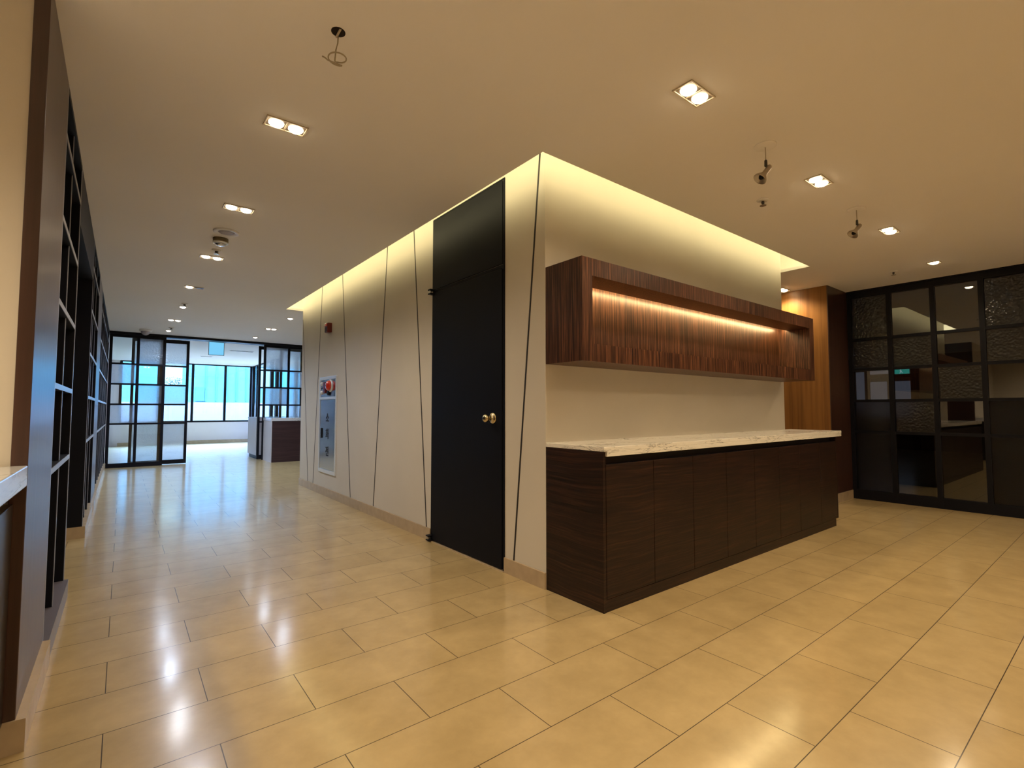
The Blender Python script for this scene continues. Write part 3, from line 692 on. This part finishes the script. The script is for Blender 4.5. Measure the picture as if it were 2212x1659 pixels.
for (x, y, w, lab) in ((2.35, 14.2, .55, 'long slot air vent right of the blue exit sign'), (1.80, 16.2, .30, 'short slot air vent in far room below the blue exit sign')):
    t = thing('air_vent', (x, y, H), lab, 'air vent')
    bx('frame', M['white_pl'], t, x-w/2, x+w/2, y-.07, y+.07, H-.006, H)
    mb = MB()
    for k in (-.035, 0, .035): mb.box(x-w/2+.02, x+w/2-.02, y+k-.009, y+k+.009, H-.008, H-.005)
    mb.build('slots', M['groove'], t)

# ------------------------------------------------------------------ outside
struct(bx('ground_outside', M['paving'], None, -20, 40, 19.3, 70, -.6, -.5))
bd = thing('neighbouring_building', (6, 27, -.5), 'teal clad building across the way beyond the far windows', 'building')
mb = MB(); mb.box(2.12, 24, 27, 27.3, -.5, 4.6); mb.box(-14, 1.2, 27, 27.3, -.5, 4.6); mb.box(1.2, 2.12, 27.0, 27.3, -.5, 2.2)
mb.build('facade', M['teal'], bd)
mb = MB()
for k in range(26): mb.box(3.0+k*.42, 3.05+k*.42, 26.95, 27, 1.5, 4.6)
mb.build('cladding_ribs', M['teal_dark'], bd)
bx('window', M['teal_dark'], bd, 2.62, 2.98, 26.96, 27, 1.5, 2.15)
tag(bx('parapet_wall', M['parapet'], None, -12, 24, 22.5, 22.8, -.5, 1.38), 'pale parapet wall outside below the teal building', 'wall')
tr = thing('tree', (2.5, 38, -.5), 'round leafy tree outside left of the teal building', 'tree')
mb = MB(); mb.tube([(2.5, 38, -.5), (2.55, 38, 1.0), (2.5, 38.05, 2.4)], [.14, .11, .06], 8); mb.build('trunk', M['bark'], tr)
mb = MB()
for k in range(1400):
    a, b_, q = random.uniform(0, 2*PI), random.uniform(-1, 1), random.random()**.4
    s = math.sqrt(1-b_*b_); c = Vector((2.5+.95*q*s*math.cos(a), 38+.8*q*s*math.sin(a), 2.62+.55*q*b_))
    u = Vector((random.uniform(-1, 1), random.uniform(-1, 1), random.uniform(-1, 1))).normalized(); v = u.orthogonal().normalized()
    mb.quad([c-u*.09, c-v*.045, c+u*.09, c+v*.045])
mb.build('crown', M['leaf'], tr)

# ------------------------------------------------------------------ light
w = bpy.data.worlds.new('sky'); sc.world = w; w.use_nodes = True
nt = w.node_tree; nt.nodes.clear()
wo = nt.nodes.new('ShaderNodeOutputWorld'); bg = nt.nodes.new('ShaderNodeBackground')
tc = nt.nodes.new('ShaderNodeTexCoord'); sx = nt.nodes.new('ShaderNodeSeparateXYZ'); L(nt, tc.outputs['Generated'], sx.inputs[0])
rp = ramp(nt, [(0.25, (.0110, .0155, .0195)), (0.42, (.24, .33, .60)), (0.6, (.21, .32, .65))]); L(nt, sx.outputs['Z'], rp.inputs['Fac'])
L(nt, rp.outputs['Color'], bg.inputs['Color']); bg.inputs['Strength'].default_value = 175
L(nt, bg.outputs['Background'], wo.inputs['Surface'])
def area(name, loc, aim, sx_, sy_, power, col, portal=False):
    d = bpy.data.lights.new(name, 'AREA'); d.shape = 'RECTANGLE'; d.size = sx_; d.size_y = sy_; d.energy = power; d.color = col
    if portal: d.cycles.is_portal = True
    o = bpy.data.objects.new(name, d); COL.objects.link(o); o.location = loc
    o.rotation_euler = Vector(aim).to_track_quat('-Z', 'Y').to_euler(); return o
area('window_portal', (1.7, 19.13, 1.65), (0, -1, 0), 3.6, 1.9, 1, (1, 1, 1), True)
area('side_window_portal', (3.58, 15.6, 1.65), (-1, 0, 0), 6.9, 1.9, 1, (1, 1, 1), True)
# LED tape lying on the lip of the ceiling cove, shining at the block
CC = (1.0, .89, .50)
cz = H + .115
area('cove_light', (CX0-.09, (CY0+CY1)/2, cz), (1, 0, 0), CY1-CY0+.1, .13, 12, CC)
area('cove_light', (CX1+.09, (CY0+CY1)/2, cz), (-1, 0, 0), CY1-CY0+.1, .13, 9, CC)
area('cove_light', ((CX0+CX1)/2, CY0-.09, cz), (0, 1, 0), CX1-CX0+.1, .13, 7.5, CC)
area('cove_light', ((CX0+CX1)/2, CY1+.09, cz), (0, -1, 0), CX1-CX0+.1, .13, 7, CC)
pl = bpy.data.lights.new('dim_room_fill', 'SPOT'); pl.energy = 40; pl.spot_size = math.radians(150); pl.spot_blend = .8; pl.color = (.70, .80, 1.0); pl.shadow_soft_size = .2  # unseen lamp added to lend the dark partition panes a bluish tone
po = bpy.data.objects.new('dim_room_fill', pl); COL.objects.link(po); po.location = (11, 6.2, 2.5)
s = bpy.data.lights.new('sun', 'SUN'); s.energy = 5; s.angle = math.radians(.6); s.color = (.82, .90, 1)
so = bpy.data.objects.new('sun', s); COL.objects.link(so)
so.rotation_euler = Vector((.28, -1.0, -1.17)).to_track_quat('-Z', 'Y').to_euler()

# ------------------------------------------------------------------ camera
cd = bpy.data.cameras.new('camera'); cam = bpy.data.objects.new('camera', cd); COL.objects.link(cam)
cd.sensor_width = 36; cd.lens = 36*1069.6/2212; cd.clip_start = .02; cd.clip_end = 200
cam.location = (0, 0, EYE); cam.rotation_euler = (PI/2 + .05148, 0, -.66573)
sc.camera = cam
sc.view_settings.view_transform = 'Standard'; sc.view_settings.look = 'None'
sc.view_settings.exposure = 0.0
sc.cycles.use_denoising = True
